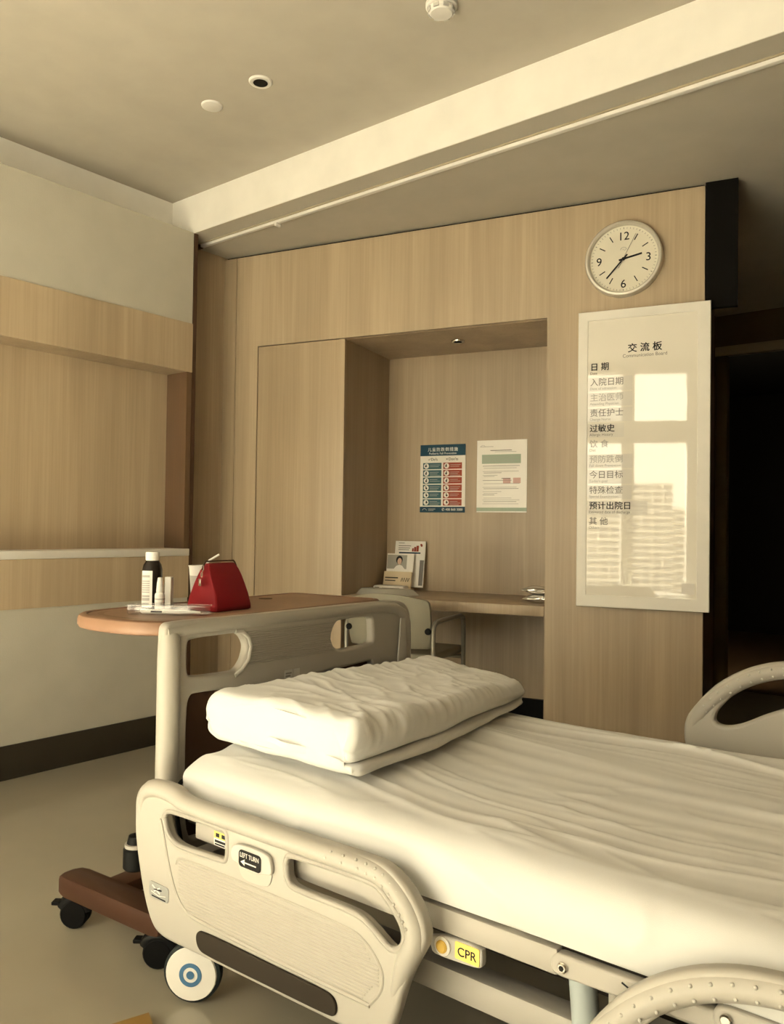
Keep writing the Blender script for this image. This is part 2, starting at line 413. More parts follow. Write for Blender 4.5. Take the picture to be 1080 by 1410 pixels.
# ================================================================== wall clock
CU, CZ, CR = -.583, 2.228, .163
ck = thing('wall_clock', 'round white wall clock with black hands above the communication board', 'clock', WP(CU, 0, CZ-CR))
CF = wface(CU, 0, CZ)
def cl(prof): return MB().lathe(prof, (0, 0, 0), 64, 'Z', CF)
obj('rim', cl([(CR, 0), (CR, .034), (CR-.004, .040), (CR-.012, .041), (CR-.017, .036), (CR-.018, .02), (CR-.03, .018)]), 'clock_rim', ck)
fc = obj('dial', cl([(CR-.018, .016), (CR-.018, .020), (.0001, .020)]), 'clock_face', ck)
tm = MB(); hm = MB()
for k in range(60):
    Rz = CF @ Matrix.Rotation(-k*math.pi/30, 4, 'Z')
    tm.box(-.0007 if k % 5 else -.0014, .0007 if k % 5 else .0014, .131, .138, .0200, .0206, 0, 1, Rz)
    if k % 5 == 0 and k % 15: obj('hour_mark', MB().box(-.0021, .0021, .090, .118, .0200, .0207, 0, 1, Rz), 'ink', fc)
obj('minute_marks', tm, 'ink_grey', fc)
for tx, a, b in (('12', 0, .101), ('3', .104, 0), ('6', 0, -.106), ('9', -.104, 0)):
    obj('numeral', text(tx, .050, CF @ Matrix.Translation((a, b-.018, .0203)), 'CENTER', .0003), 'ink', fc)
lg = MB().tube([CF @ Vector((.013*math.cos(a), .04+.012*math.sin(a), .0202)) for a in [math.pi*k/10 for k in range(11)]], .0009, 6)
lg.tube([CF @ Vector((x, .04+.004*math.sin((x+.005)*500), .0202)) for x in (-.005, -.002, .001, .004, .007, .01)], .0008, 6)
obj('emblem', lg, 'ink_pale', fc)
def hand(name, deg, L, tail, w, h, m):
    Rz = CF @ Matrix.Rotation(-math.radians(deg), 4, 'Z')
    obj(name, MB().box(-w, w, -tail, L, h, h+.0015, .0005, 1, Rz), m, ck)
hand('hour_hand', 78.5, .079, .020, .0040, .0225, 'ink'); hand('minute_hand', 222, .106, .024, .0033, .0250, 'ink'); hand('second_hand', 27, .115, .045, .0008, .0275, 'ink_grey')
obj('hub', cl([(.006, .02), (.006, .0295), (.0001, .030)]), 'ink', ck)

# ================================================================== communication board
BU0, BU1, BZ0, BZ1, BV = -.772, -.228, .722, 2.008, -.035
bd = thing('communication_board', 'tall white glossy communication board with Chinese headings below the clock', 'notice board', WP(-.5, 0, BZ0))
out = [(BU0, BZ0), (BU1, BZ0), (BU1, BZ1), (BU0, BZ1)]
inn = [(BU0+.042, BZ0+.052), (BU1-.05, BZ0+.052), (BU1-.05, BZ1-.04), (BU0+.042, BZ1-.04)]
obj('frame', MB().add_mesh(plate(out, [inn], .035, .0025, wface(0, 0, 0), 2, 0)), 'board_frame', bd, fixn=False)
pn = obj('glossy_panel', wbox(MB(), inn[0][0], inn[1][0], -.030, -.004, inn[0][1], inn[2][1]), 'board_panel', bd)
TV = -.0304
def btext(body, u, z, size, mat, align='LEFT', bold=0, width=1, space=1):
    obj('lettering', text(body, size, wface(u, TV-.0008, z), align, bold, width, space), mat, pn)
btext('交 流 板', -.490, 1.822, .040, 'ink', 'CENTER', .0009)
btext('Communication Board', -.490, 1.797, .021, 'ink_grey', 'CENTER', 0, .95)
rows = [('日 期', 'Date', 'ink'), ('入院日期', 'Date of admission', 'ink_grey'), ('主治医师', 'Attending Physician', 'ink_pale'), ('责任护士', 'Charge Nurse', 'ink_grey'),
        ('过敏史', 'Allergic History', 'ink'), ('饮 食', 'Diet', 'ink_pale'), ('预防跌倒', 'Fall down Prevention', 'ink_pale'), ("今日目标", "Today's goal", 'ink_grey'),
        ('特殊检查', 'Special Examination', 'ink_grey'), ('预计出院日', 'Estimated date of discharge', 'ink'), ('其 他', 'Others', 'ink_grey')]
for i, (zh, en, m) in enumerate(rows):
    z = 1.752 - i*.0672
    wdt = .035*len(zh.replace(' ', ''))+.028
    if i in (1, 2, 3, 4, 6, 7, 8, 9): obj('label_strip', wbox(MB(), BU0+.044, BU0+.044+max(wdt+.02, .009*len(en)+.01), TV-.0004, TV, z-.027, z+.034), 'label_strip', pn)
    btext(zh, BU0+.052, z, .036, m, 'LEFT', .0006 if m == 'ink' else .0002)
    btext(en, BU0+.052, z-.020, .0165, 'ink_grey' if m == 'ink' else 'ink_pale', 'LEFT', 0, .95)
obj('sticker', wbox(MB(), -.335, -.285, TV-.0005, TV, .792, .838), 'paper', pn)

# ================================================================== posters in the niche
def poster(name, label, u0, u1, z0, z1, mat):
    t = thing(name, label, 'poster', WP((u0+u1)/2, .553, z0))
    sh = obj('sheet', wbox(MB(), u0, u1, .5518, .5545, z0, z1), mat, t)
    W, H = u1-u0, z1-z0
    def rect(nm, a, b, c, d, m, h=.0004):         # fractions from left/top
        return obj(nm, wbox(MB(), u0+a*W, u0+b*W, .5518-h, .5517, z1-d*H, z1-c*H), m, sh)
    def txt(body, a, c, size, m, align='LEFT', bold=0, width=1, space=1):
        return obj('lettering', text(body, size, wface(u0+a*W, .5510, z1-c*H), align, bold, width, space), m, sh)
    return sh, rect, txt, W, H
sh, rect, txt, W, H = poster('fall_prevention_poster', 'navy and white child fall prevention poster with teal and red boxes', -1.770, -1.504, 1.140, 1.514, 'paper_gloss')
rect('header', 0, 1, 0, .165, 'navy'); rect('footer', 0, 1, .915, 1, 'navy')
txt('儿童防跌倒措施', .5, .095, .023, 'ink_white', 'CENTER', .0002, 1, 1.25); txt('Pediatric Fall Prevention', .5, .145, .0165, 'ink_white', 'CENTER')
txt("✓Do's", .17, .235, .021, 'ink', 'LEFT', .0002); txt("✗Don'ts", .56, .235, .021, 'ink', 'LEFT', .0002)
for k in range(6):
    c = .268+.1075*k
    for a, b, m in ((.065, .475, 'teal'), (.515, .925, 'brick_red')):
        rect('advice_box', a, b, c, c+.093, m)
        uu, zz = -1.770+(a+.075)*W, 1.514-(c+.0465)*H
        obj('icon_disc', MB().lathe([(.0150, .0008), (.0001, .0009)], (0, 0, 0), 20, 'Z', wface(uu, .5516, zz)), 'ink_white', sh)
        ic = MB().lathe([(.0035, .0014), (.0001, .0015)], (0, 0, 0), 10, 'Z', wface(uu+.002*(k % 3-1), .5516, zz+.006))
        ic.box(-.005, .004, -.008, .002, .0010, .0014, 0, 1, wface(uu, .5516, zz) @ Matrix.Rotation(.5*(k-2), 4, 'Z'))
        obj('pictogram', ic, 'ink', sh)
        ln = MB()
        for j in range(3 if k % 2 else 2): wbox(ln, uu+.021, uu+.021+.06*(1-.25*((j*7+k) % 3)/2), .5508, .5513, zz+.004-.009*j, zz+.0065-.009*j)
        obj('text_lines', ln, 'ink_pale', sh)
txt('✆ 400 868 3000', .95, .972, .018, 'ink_white', 'RIGHT', .0002)
hl = MB().tube([wface(-1.742, .5513, 1.151) @ Vector((.012*math.cos(a), .010*math.sin(a), 0)) for a in [math.pi*k/8 for k in range(9)]], .0012, 5)
obj('emblem', hl, 'ink_white', sh); rect('footer_line', .19, .35, .945, .955, 'ink_pale', .0008); rect('footer_line', .19, .31, .965, .973, 'ink_pale', .0008)
sh, rect, txt, W, H = poster('ward_notice', 'white laminated notice with green bands beside the navy poster', -1.438, -1.162, 1.142, 1.528, 'paper_gloss')
rect('header_rule', .06, .33, .085, .092, 'ink_pale')
hl = MB().tube([wface(-1.405, .5513, 1.493) @ Vector((.012*math.cos(a), .009*math.sin(a), 0)) for a in [math.pi*k/8 for k in range(9)]], .001, 5)
obj('emblem', hl, 'ink_pale', sh)
rect('title_line', .27, .70, .138, .148, 'ink_grey'); rect('title_line', .36, .79, .160, .166, 'ink_pale')
rect('green_box', .10, .88, .20, .325, 'green_print')
for j in range(4): rect('box_text_line', .12, .86-.1*(j % 2), .222+.024*j, .228+.024*j, 'ink_pale', .0007)
for j, c in enumerate([.355, .385, .43, .45, .485, .50, .555, .60, .65, .67, .71, .735, .755, .80, .825, .85, .88]):
    rect('text_line', .12+.02*(j % 2), (.86, .8, .84, .5, .42, .36, .7)[j % 7], c, c+.006, 'ink_pale' if j % 3 else 'ink_grey')
rect('picture', .53, .68, .535, .60, 'pink_print'); rect('picture', .73, .88, .525, .60, 'pink_print')
rect('picture_caption', .50, .68, .528, .535, 'ink', .0007)
rect('green_footer', 0, 1, .935, .985, 'green_print')

# ================================================================== desk things
DZ = .708
bh = thing('brochure_stand', 'pale brochures propped upright in a card holder on the desk', 'brochure holder', WP(-1.83, .46, DZ))
LT = Matrix.Translation(WP(-1.82, .49, DZ)) @ frame((0, 0, 0), UW, NW, (0, 0, 1)) @ Matrix.Rotation(math.radians(-9), 4, 'X')
def bbox(mb, a0, a1, d0, d1, z0, z1): return mb.box(a0, a1, d0, d1, z0, z1, 0, 1, LT)
b1 = obj('leaflet', bbox(MB(), -.085, .098, .0, .004, .02, .275), 'paper', bh)
obj('print_bar', bbox(MB(), -.06, .07, -.001, -.0002, .205, .213), 'navy', b1); obj('print_bar', bbox(MB(), .07, .094, -.001, -.0002, .03, .17), 'ink_grey', b1)
obj('text_lines', bbox(bbox(bbox(bbox(MB(), -.065, -.03, -.001, -.0002, .262, .265), -.065, .01, -.001, -.0002, .246, .250), -.065, .005, -.001, -.0002, .234, .238), -.065, .0, -.001, -.0002, .224, .228), 'ink_grey', b1)
obj('family_print', bbox(bbox(bbox(MB(), .018, .028, -.001, -.0002, .217, .235), .03, .042, -.001, -.0002, .217, .243), .044, .058, -.001, -.0002, .217, .25).ball(LT @ Vector((.072, -.0006, .252)), .009, 10, 8, (1, .1, 1)), 'brick_red', b1)
b2 = obj('leaflet', bbox(MB(), -.115, .045, -.03, -.026, .02, .20), 'paper_gloss', bh)
fm = lambda m, a, z, ra, rz: m.prism([(a+ra*math.cos(q), z+rz*math.sin(q)) for q in [2*math.pi*k/16 for k in range(16)]], lambda p, q, t: LT @ Vector((p, t, q)), -.0312, -.0302)
obj('photo_background', bbox(MB(), -.113, .005, -.0304, -.0299, .115, .192), 'tray_grey', b2)
obj('portrait_hair', fm(MB(), -.040, .165, .020, .023), 'ink', b2)
obj('portrait_face', MB().prism([(-.038+.013*math.cos(q), .157+.018*math.sin(q)) for q in [2*math.pi*k/16 for k in range(16)]], lambda p, q, t: LT @ Vector((p, t, q)), -.0320, -.0313), 'skin_print', b2)
obj('portrait_coat', MB().prism([(-.07, .115), (-.005, .115), (-.02, .132), (-.035, .138), (-.055, .132)], lambda p, q, t: LT @ Vector((p, t, q)), -.0318, -.0308), 'ink_white', b2)
hd = obj('holder_front', bbox(MB(), -.118, .048, -.052, -.046, .0, .098), 'kraft', bh)
hd.data.materials[0] = plain('card_cream', (.62, .52, .36), .5)
obj('text_lines', bbox(bbox(MB(), -.108, -.03, -.0535, -.0522, .060, .066), -.108, -.045, -.0535, -.0522, .045, .050), 'ink', hd)
obj('script_print', MB().tube([LT @ Vector((-.012+.007*k, -.053, .052+(.012 if k % 2 else -.008))) for k in range(8)], .0018, 5), 'ink', hd)
obj('holder_base', bbox(MB(), -.118, .048, -.05, .0, 0, .012), 'card_cream', bh)
tp = thing('tissue_pack', 'white printed tissue pack lying in front of the brochures', 'tissue pack', WP(-1.84, .36, DZ+.014))
PT = frame(WP(-1.85, .365, DZ+.0005), UW, NW, (0, 0, 1)) @ Matrix.Rotation(.06, 4, 'Z')
body = obj('wrapper', MB().box(-.095, .085, -.04, .04, 0, .034, .012, 3, PT), 'paper', tp)
obj('printed_band', MB().box(-.08, -.055, -.0408, -.03, .010, .026, 0, 1, PT).box(-.04, .06, -.0408, -.03, .020, .024, 0, 1, PT).box(-.03, .02, -.0408, -.03, .011, .015, 0, 1, PT), 'ink_grey', body)
obj('end_seal', MB().box(.085, .1, -.035, .035, .014, .018, 0, 1, PT), 'paper', body)
ty = obj('folded_tray', MB().prism([(-.13, -.05), (-.06, -.085), (.16, -.06), (.20, .02), (.11, .07), (-.1, .05)], lambda a, b, t: WP(-1.82+a*(1-t*6), .19+b*(1-t*14), DZ+.001+t), 0, .030), 'tray_grey')
tag(ty, 'flat grey folded cloth on the desk behind the chair', 'cloth')
def packet(loc, rot, z, label):
    rings = []
    for i in range(15):
        t = i/14*2-1; R = []
        for k in range(20):
            a = 2*math.pi*k/20
            hh = .020*(1-abs(t)**3)+.0012; ww = .055*(1-.15*(1-abs(t)))
            w = noise.noise(Vector((t*3+z*50, math.cos(a)*2, math.sin(a)*2)))*.006
            R.append(Matrix.Translation(loc) @ Matrix.Rotation(rot, 4, 'Z') @ Vector((t*.075, ww*math.cos(a)+w, .021+(hh+w*.6)*math.sin(a))))
        rings.append(R)
    tag(obj('foil_packet', MB().loft(rings), 'foil', ang=60), label, 'packet', 'foil packets on the desk')
q = WP(-.985, .16, DZ-.001); packet(q, WA+.1, .1, 'shiny silver foil packet lying on the desktop under another packet')
packet(q+Vector((-.006, .01, .040)), WA-.15, .7, 'shiny silver foil packet lying on top of another packet')

# ================================================================== visitor chair (seen from behind)
ch = thing('visitor_chair', 'grey plastic visitor chair tucked in at the desk', 'chair', WP(-1.55, -.1, 0))
def cp(a, b, z): return WP(-1.55+a, -.30+b, z)
rings = []
for zz, bow, hw, dv in [(.52, 0, .185, .02), (.525, 0, .195, .018), (.56, 0, .2, .01), (.63, 0, .203, 0), (.70, 0, .203, -.012), (.725, 0, .200, -.018), (.735, 0, .19, -.02), (.739, 0, .175, -.021)]:
    fr = [cp(hw*t, -.055+.05*(1-t*t)*-1+.05+dv, zz+(.022*(1-t*t) if zz > .7 else 0)) for t in [i/10-1 for i in range(21)]]
    bk = [cp(hw*t, -.055+.05*(1-t*t)*-1+.05+dv+.018, zz+(.022*(1-t*t) if zz > .7 else 0)) for t in [1-i/10 for i in range(21)]]
    rings.append(fr+bk)
obj('backrest', MB().loft(rings), 'chair_shell', ch, ang=50)
obj('seat', MB().box(-1.55-.2, -1.55+.2, -.27, .12, .455, .492, .014, 3, MW), 'chair_shell', ch)
for sx in (-1, 1):
    fl = [cp(sx*.215, 0, .004), cp(sx*.215, 0, .3), cp(sx*.215, 0, .60), cp(sx*.215, .008, .622), cp(sx*.215, .03, .636), cp(sx*.215, .06, .64), cp(sx*.215, .34, .64), cp(sx*.215, .375, .63), cp(sx*.215, .385, .60), cp(sx*.215, .39, .004)]
    obj('leg_frame', MB().tube(fl, .0105, 10), 'chair_tube', ch)
    obj('back_bracket', MB().lathe([(.013, -.006), (.015, 0), (.013, .008)], (0, 0, 0), 16, 'Z', wface(-1.55+sx*.195, -.312, .60)), 'black_rubber', ch)
obj('cross_bar', MB().tube([cp(-.215, .0, .44), cp(.215, .0, .44)], .010, 8), 'chair_tube', ch)
obj('cross_bar', MB().tube([cp(-.215, .39, .44), cp(.215, .39, .44)], .010, 8), 'chair_tube', ch)

# ================================================================== overbed table
TX, TY, TR = -1.83, 1.585, math.radians(4)
TM = Matrix.Translation((TX, TY, 0)) @ Matrix.Rotation(TR, 4, 'Z')
ot = thing('overbed_table', 'brown overbed table with rounded end parked behind the headboard', 'table', (TX, TY, 0))
def d_outline(g):
    P = []
    for k in range(25):
        a = math.pi+math.pi*k/24; ca, sa = math.cos(a), math.sin(a)
        P.append(((.2-g)*math.copysign(abs(ca)**.72, ca), -.30+(.165-g)*math.copysign(abs(sa)**.8, sa)))
    for cx, cy, a0 in ((.15, .42, 0), (-.15, .42, 90)):
        for k in range(7):
            a = math.radians(a0+15*k); P.append((cx+(.05-g)*math.cos(a), cy+(.05-g)*math.sin(a)))
    return P
rings = [[TM @ Vector((x, y, z)) for x, y in d_outline(g)] for g, z in ((.012, .783), (.004, .786), (0, .793), (0, .808), (.003, .816), (.009, .8195), (.020, .8195), (.023, .8165))]
tt = obj('tabletop', MB().loft(rings), 'table_edge', ot)
obj('inlay', MB().loft([[TM @ Vector((x, y, z)) for x, y in d_outline(.024)] for z in (.8155, .8172)]), 'tabletop', tt)
obj('edge_band', MB().loft([[TM @ Vector((x, y, z)) for x, y in P] for P, z in ((d_outline(.045)[2:23]+[], .8173), (d_outline(.06)[2:23], .8173))], cap=False, closed=False), 'table_edge', tt)
obj('grommet', MB().lathe([(.022, .8173), (.022, .8185), (.001, .8185)], (-1.948, 1.80, 0), 20), 'brown_inset', tt)
obj('column', MB().box(-.09, -.03, .22, .30, .11, .783, .008, 2, TM), 'base_brown', ot)
def foot(y): return [(-.205, y-.012), (-.195, y-.032), (-.17, y-.038), (.17, y-.038), (.195, y-.032), (.205, y-.012), (.205, y+.012), (.195, y+.032), (.17, y+.038), (-.17, y+.038), (-.195, y+.032), (-.205, y+.012)]
for y in (-.405, .40):
    P = foot(y)
    obj('foot_bar', MB().loft([[TM @ Vector((x*s, y+(yy-y)*s, z)) for x, yy in P] for s, z in ((.97, .088), (1, .094), (1, .126), (.985, .134), (.95, .137))]), 'base_brown', ot)
obj('cross_beam', MB().box(-.095, -.025, -.37, .37, .092, .13, .008, 2, TM), 'base_brown', ot)
def caster(x, y, parent, turn):
    P = TM @ Vector((x, y, 0)); K = Matrix.Translation((P.x, P.y, 0)) @ Matrix.Rotation(turn, 4, 'Z')
    KX = K @ Matrix.Translation((0, 0, .037)) @ Matrix.Rotation(math.radians(90), 4, 'X')
    c = obj('caster', MB().lathe([(.0001, -.02), (.032, -.02), (.0365, -.015), (.0365, -.003), (.030, 0), (.0365, .003), (.0365, .015), (.032, .02), (.0001, .02)], (0, 0, 0), 24, 'Z', KX), 'black_rubber', parent)
    h = MB().tube([K @ Vector((.034*math.cos(a), 0, .038+.034*math.sin(a))) for a in [math.radians(10+15*k) for k in range(11)]], .019, 10)
    h.lathe([(.012, .06), (.012, .093)], (0, 0, 0), 12, 'Z', K @ Matrix.Translation((.006, 0, 0)))
    obj('hood', h, 'black_gloss', c)
    obj('brake_lever', MB().box(-.062, -.038, -.012, .012, .056, .066, .002, 1, K), 'black_gloss', c)
for x, y in ((-.165, -.405), (.165, -.405), (-.165, .40), (.165, .40)): caster(x, y, ot, .62)

# ---- things on the table
TZ = .8175
bo = thing('medicine_bottle', 'dark medicine bottle with a white cap and white label', 'bottle', (-1.922, 1.352, TZ))
bx, by = -1.922, 1.352
def sq(r, n=32, e=.62): return [(r*math.copysign(abs(math.cos(a))**e, math.cos(a)), r*math.copysign(abs(math.sin(a))**e, math.sin(a))) for a in [2*math.pi*k/n for k in range(n)]]
ang0 = math.atan2(-by, -bx)-.25
BM = Matrix.Translation((bx, by, TZ+.0005)) @ Matrix.Rotation(ang0, 4, 'Z')
obj('glass_body', MB().loft([[BM @ Vector((x, y, z)) for x, y in sq(r, 32, e)] for r, z, e in ((.022, 0, .7), (.0255, .004, .7), (.0262, .01, .7), (.0262, .108, .7), (.0235, .122, .8), (.018, .132, 1), (.016, .137, 1))]), 'bottle_dark', bo)
obj('cap', MB().lathe([(.0175, .134), (.019, .136), (.019, .155), (.0175, .1575), (.0001, .158)], (bx, by, TZ), 28), 'bottle_white', bo)
lb = obj('label_paper', MB().loft([[BM @ Vector((.0269*math.copysign(abs(math.cos(a))**.7, math.cos(a)), .0269*math.copysign(abs(math.sin(a))**.7, math.sin(a)), z)) for a in [-.95+1.1*k/10 for k in range(11)]] for z in (.006, .106)], closed=False), 'paper', bo)
lm = MB()
for zz, h in ((.088, .006), (.076, .003), (.070, .003), (.064, .003), (.058, .003), (.052, .003), (.046, .003), (.034, .005), (.024, .008), (.012, .006)):
    lm.loft([[BM @ Vector((.0272*math.copysign(abs(math.cos(a))**.7, math.cos(a)), .0272*math.copysign(abs(math.sin(a))**.7, math.sin(a)), z)) for a in [-.8+.8*k/6 for k in range(7)]] for z in (zz, zz+h)], closed=False)
obj('print_lines', lm, 'ink_pale', lb)
sx, sy = -1.862, 1.335
sb = thing('spray_bottle', 'small white nasal spray bottle in front of the dark bottle', 'bottle', (sx, sy, TZ))
obj('body', MB().lathe([(.0115, .0005), (.0135, .003), (.0135, .042), (.0125, .047), (.009, .05)], (sx, sy, TZ), 24), 'bottle_white', sb)
obj('nozzle', MB().lathe([(.0095, .05), (.010, .054), (.0085, .075), (.006, .09), (.0001, .091)], (sx, sy, TZ), 20), 'bottle_white', sb)
obj('print_lines', MB().lathe([(.0137, .014), (.0137, .0155)], (sx, sy, TZ), 24).lathe([(.0137, .022), (.0137, .0235)], (sx, sy, TZ), 24).lathe([(.0137, .031), (.0137, .034)], (sx, sy, TZ), 24), 'ink_pale', sb)
mx, my = -1.893, 1.387
tag(obj('ointment_box', MB().box(-.009, .009, -.011, .011, 0, .088, .001, 1, Matrix.Translation((mx, my, TZ+.0005)) @ Matrix.Rotation(.6, 4, 'Z')), 'paper'), 'narrow pale ointment carton standing behind the spray bottle', 'carton')
pc = thing('plastic_case', 'clear flat plastic case with a thermometer at the table edge', 'case', (-1.735, 1.275, TZ))
CM = Matrix.Translation((-1.762, 1.292, TZ+.0005)) @ Matrix.Rotation(math.atan2(.115, .18), 4, 'Z')
obj('shell', MB().box(-.105, .105, -.022, .022, 0, .026, .004, 2, CM), 'clear_plastic', pc)
obj('lid_rim', MB().box(-.107, .107, -.025, .025, .023, .027, .001, 1, CM), 'clear_plastic', pc)
stk_ = obj('thermometer', MB().tube([CM @ Vector((x, -.004, .008)) for x in (-.075, -.07, .03, .06, .085)], [.003, .0055, .0055, .004, .003], 10), 'bottle_white', pc)
obj('scale_window', MB().box(-.045, -.015, -.0102, -.0085, .006, .010, 0, 1, CM), 'ink', stk_)
# wine-red pouch
rb = thing('red_pouch', 'wine red leather cosmetic pouch with a zip charm', 'bag', (-1.79, 1.49, TZ))
RM = Matrix.Translation((-1.783, 1.475, TZ+.0005)) @ Matrix.Rotation(math.radians(97), 4, 'Z')    # local x along pouch length, local y across
def rr3(hx, hy, z, r, bulge=0): return [RM @ Vector((x, y, z)) for x, y in rrect(-hx, hx, -hy, hy, r, 5)]
pr = [(.074, .058, .0, .006), (.079, .062, .003, .008), (.079, .061, .015, .008), (.075, .053, .045, .007), (.072, .040, .075, .006), (.070, .028, .098, .005), (.067, .018, .115, .004), (.058, .009, .130, .003), (.056, .006, .1325, .002), (.054, .004, .133, .002)]
bgm = MB().loft([rr3(a*.90, b*.92, z*.97, min(r, b*.8)) for a, b, z, r in pr])
obj('pouch_body', bgm, 'wine_leather', rb, ang=60)
obj('zip', MB().tube([RM @ Vector((x, 0, z)) for x, z in ((-.069, .112), (-.060, .129), (-.054, .1345), (.054, .1345), (.060, .129), (.069, .112))], .0022, 6), 'base_brown', rb)
pk = MB()
for a, c, r in ((0, (-.070, -.004, .116), .0085), (1, (-.076, -.006, .099), .0075)):
    pk.tube([RM @ (Vector(c)+Vector((r*math.sin(t)*.5, r*math.sin(t)*.8, r*math.cos(t)))) for t in [2*math.pi*k/14 for k in range(14)]], .0014, 6, True)
pk.box(-.009, .009, -.002, .002, -.014, .006, .001, 1, RM @ Matrix.Translation((-.083, -.006, .083)) @ Matrix.Rotation(1.0, 4, 'Z'))
obj('zip_charm', pk, 'chrome', rb)
cx, cy = -2.005, 1.60
cu_ = thing('paper_cup', 'white paper cup with a drinking straw behind the red pouch', 'cup', (-1.97, 1.60, TZ))
cx, cy = -1.985, 1.565
obj('cup_body', MB().lathe([(.024, .0005), (.024, .003), (.0325, .108), (.034, .109), (.034, .112), (.0315, .112), (.0235, .004), (.0001, .004)], (cx, cy, TZ), 32), 'cup_white', cu_)
obj('printed_band', MB().lathe([(.0256, .02), (.0306, .082)], (cx, cy, TZ), 32), 'ink_pale', cu_)
obj('straw', MB().tube([(cx-.01, cy-.018, TZ+.01), (cx+.012, cy+.012, TZ+.112), (cx+.018, cy+.022, TZ+.128), (cx+.034, cy+.045, TZ+.145)], .0032, 8), 'cup_white', cu_)

# ================================================================== hospital bed
bed = thing('hospital_bed', 'beige hospital bed with moulded headboard, side rails and castors', 'bed', (-.55, 1.57, 0))
XH = -1.57
HM = frame((XH-.030, 0, 0), (0, 1, 0), (0, 0, 1), (1, 0, 0))
ho = [(1.142, .30), (1.140, .55), (1.140, .80), (1.145, .82), (1.165, .826), (1.40, .824), (1.95, .826), (2.03, .822), (2.068, .80), (2.082, .755), (2.084, .55), (2.078, .30), (1.98, .25), (1.22, .25)]
h1 = [(1.206, .70), (1.206, .77), (1.214, .781), (1.33, .782), (1.365, .781), (1.385, .765), (1.394, .742), (1.385, .712), (1.365, .69), (1.35, .686), (1.22, .690)]
h2 = [(1.725, .777), (1.74, .784), (1.87, .784), (1.884, .778), (1.888, .77), (1.893, .715), (1.886, .702), (1.76, .697), (1.735, .699), (1.712, .715), (1.705, .735), (1.712, .76)]
h3 = [(1.208, .32), (1.208, .60), (1.214, .648), (1.24, .650), (1.40, .643), (1.55, .639), (1.70, .642), (1.87, .650), (1.892, .648), (1.896, .60), (1.896, .32), (1.85, .30), (1.25, .30)]
hm_ = MB().add_mesh(plate(ho, [h1, h2, h3], .030, .008, HM, 4))
hm_.tube([(XH-.012, 1.163, z) for z in (.24, .30, .5, .74, .775, .795, .808)], [.025, .027, .027, .027, .026, .022, .010], 16)
hm_.tube([(XH-.012, y, z) for y, z in ((1.15, .800), (1.25, .806), (1.5, .806), (1.8, .806), (1.94, .806), (2.0, .800), (2.04, .780), (2.058, .75), (2.062, .70), (2.06, .5), (2.058, .26))], [.017, .018, .018, .018, .019, .020, .021, .022, .022, .022, .022], 14)
hb = obj('headboard', hm_, 'bed_plastic', bed, ang=45, fixn=False)
obj('inset_panel', MB().box(XH-.030, XH-.022, 1.20, 1.90, .29, .66), 'brown_inset', hb)
rbm = MB()
for k in range(15):
    z = .700+.0058*k
    t = abs((k-7.5)/7.5)
    rbm.tube([(XH+.0005, 1.405-.018*t, z), (XH+.0005, 1.695+.02*t, z)], .0021, 5)
obj('ribbing', rbm, 'bed_plastic', hb)
obj('hole_rim', MB().tube([(XH-.001, y, z) for y, z in ((1.352, .786), (1.376, .783), (1.395, .768), (1.404, .744), (1.396, .712), (1.375, .688), (1.352, .676))], .0055, 8), 'bed_plastic_light', hb)
obj('end_insert', MB().add_mesh(plate([(2.0, .28), (2.046, .28), (2.046, .768), (2.002, .770)], [], .006, .002, frame((XH+.006, 0, 0), (0, 1, 0), (0, 0, 1), (1, 0, 0)), 2, 1)), 'bed_plastic_light', hb)
obj('sticker', MB().box(XH-.001, XH+.0006, 1.523, 1.553, .645, .667).box(XH-.001, XH+.0006, 1.556, 1.58, .645, .667), 'ink_pale', hb)
obj('sticker_print', MB().box(XH+.0006, XH+.001, 1.527, 1.549, .656, .660).box(XH+.0006, XH+.001, 1.527, 1.545, .649, .653), 'ink_grey', hb)

# ---- near head side rail (traced shape, face at y=1.06)
def RP(x, z, t=0): return Vector((x, 1.06-t, z))
RF = frame((0, 1.060+.028, 0), (1, 0, 0), (0, 0, 1), (0, -1, 0))
ro = [(-1.557, .42), (-1.556, .455), (-1.535, .483), (-1.50, .497), (-1.455, .502), (-1.41, .499), (-1.388, .487), (-1.34, .486), (-1.07, .490), (-.896, .493), (-.845, .491), (-.808, .470), (-.780, .441), (-.764, .411), (-.764, .386), (-.774, .366), (-.791, .337), (-.808, .298), (-.822, .250), (-.835, .215), (-.860, .194), (-.96, .188), (-1.27, .182), (-1.40, .178), (-1.45, .177), (-1.485, .189), (-1.515, .235), (-1.540, .309), (-1.555, .370)]
r1 = [(-1.452, .432), (-1.444, .444), (-1.425, .449), (-1.265, .451), (-1.250, .448), (-1.246, .43), (-1.246, .40), (-1.252, .389), (-1.27, .388), (-1.39, .381), (-1.425, .387), (-1.445, .405)]
r2_ = [(-1.084, .432), (-1.080, .445), (-1.065, .450), (-.885, .454), (-.860, .449), (-.828, .422), (-.808, .398), (-.807, .375), (-.818, .360), (-.835, .355), (-.850, .362), (-.875, .378), (-.90, .389), (-.94, .392), (-1.06, .390), (-1.080, .398)]
rm_ = MB().add_mesh(plate(ro, [r1, r2_], .028, .009, RF, 4))
tp_ = [(-1.538, .36), (-1.538, .42), (-1.533, .455), (-1.512, .476), (-1.48, .484), (-1.43, .483), (-1.40, .474), (-1.37, .469), (-1.07, .471), (-.90, .473), (-.856, .470), (-.826, .453), (-.800, .428), (-.786, .400), (-.790, .375), (-.806, .345), (-.824, .30), (-.84, .25)]
def smooth_path(P, k=2):
    for _ in range(k):
        Q = [P[0]]
        for a, b in zip(P, P[1:]): Q += [tuple(a[i]*.75+b[i]*.25 for i in range(len(a))), tuple(a[i]*.25+b[i]*.75 for i in range(len(a)))]
        P = Q+[P[-1]]
    return P
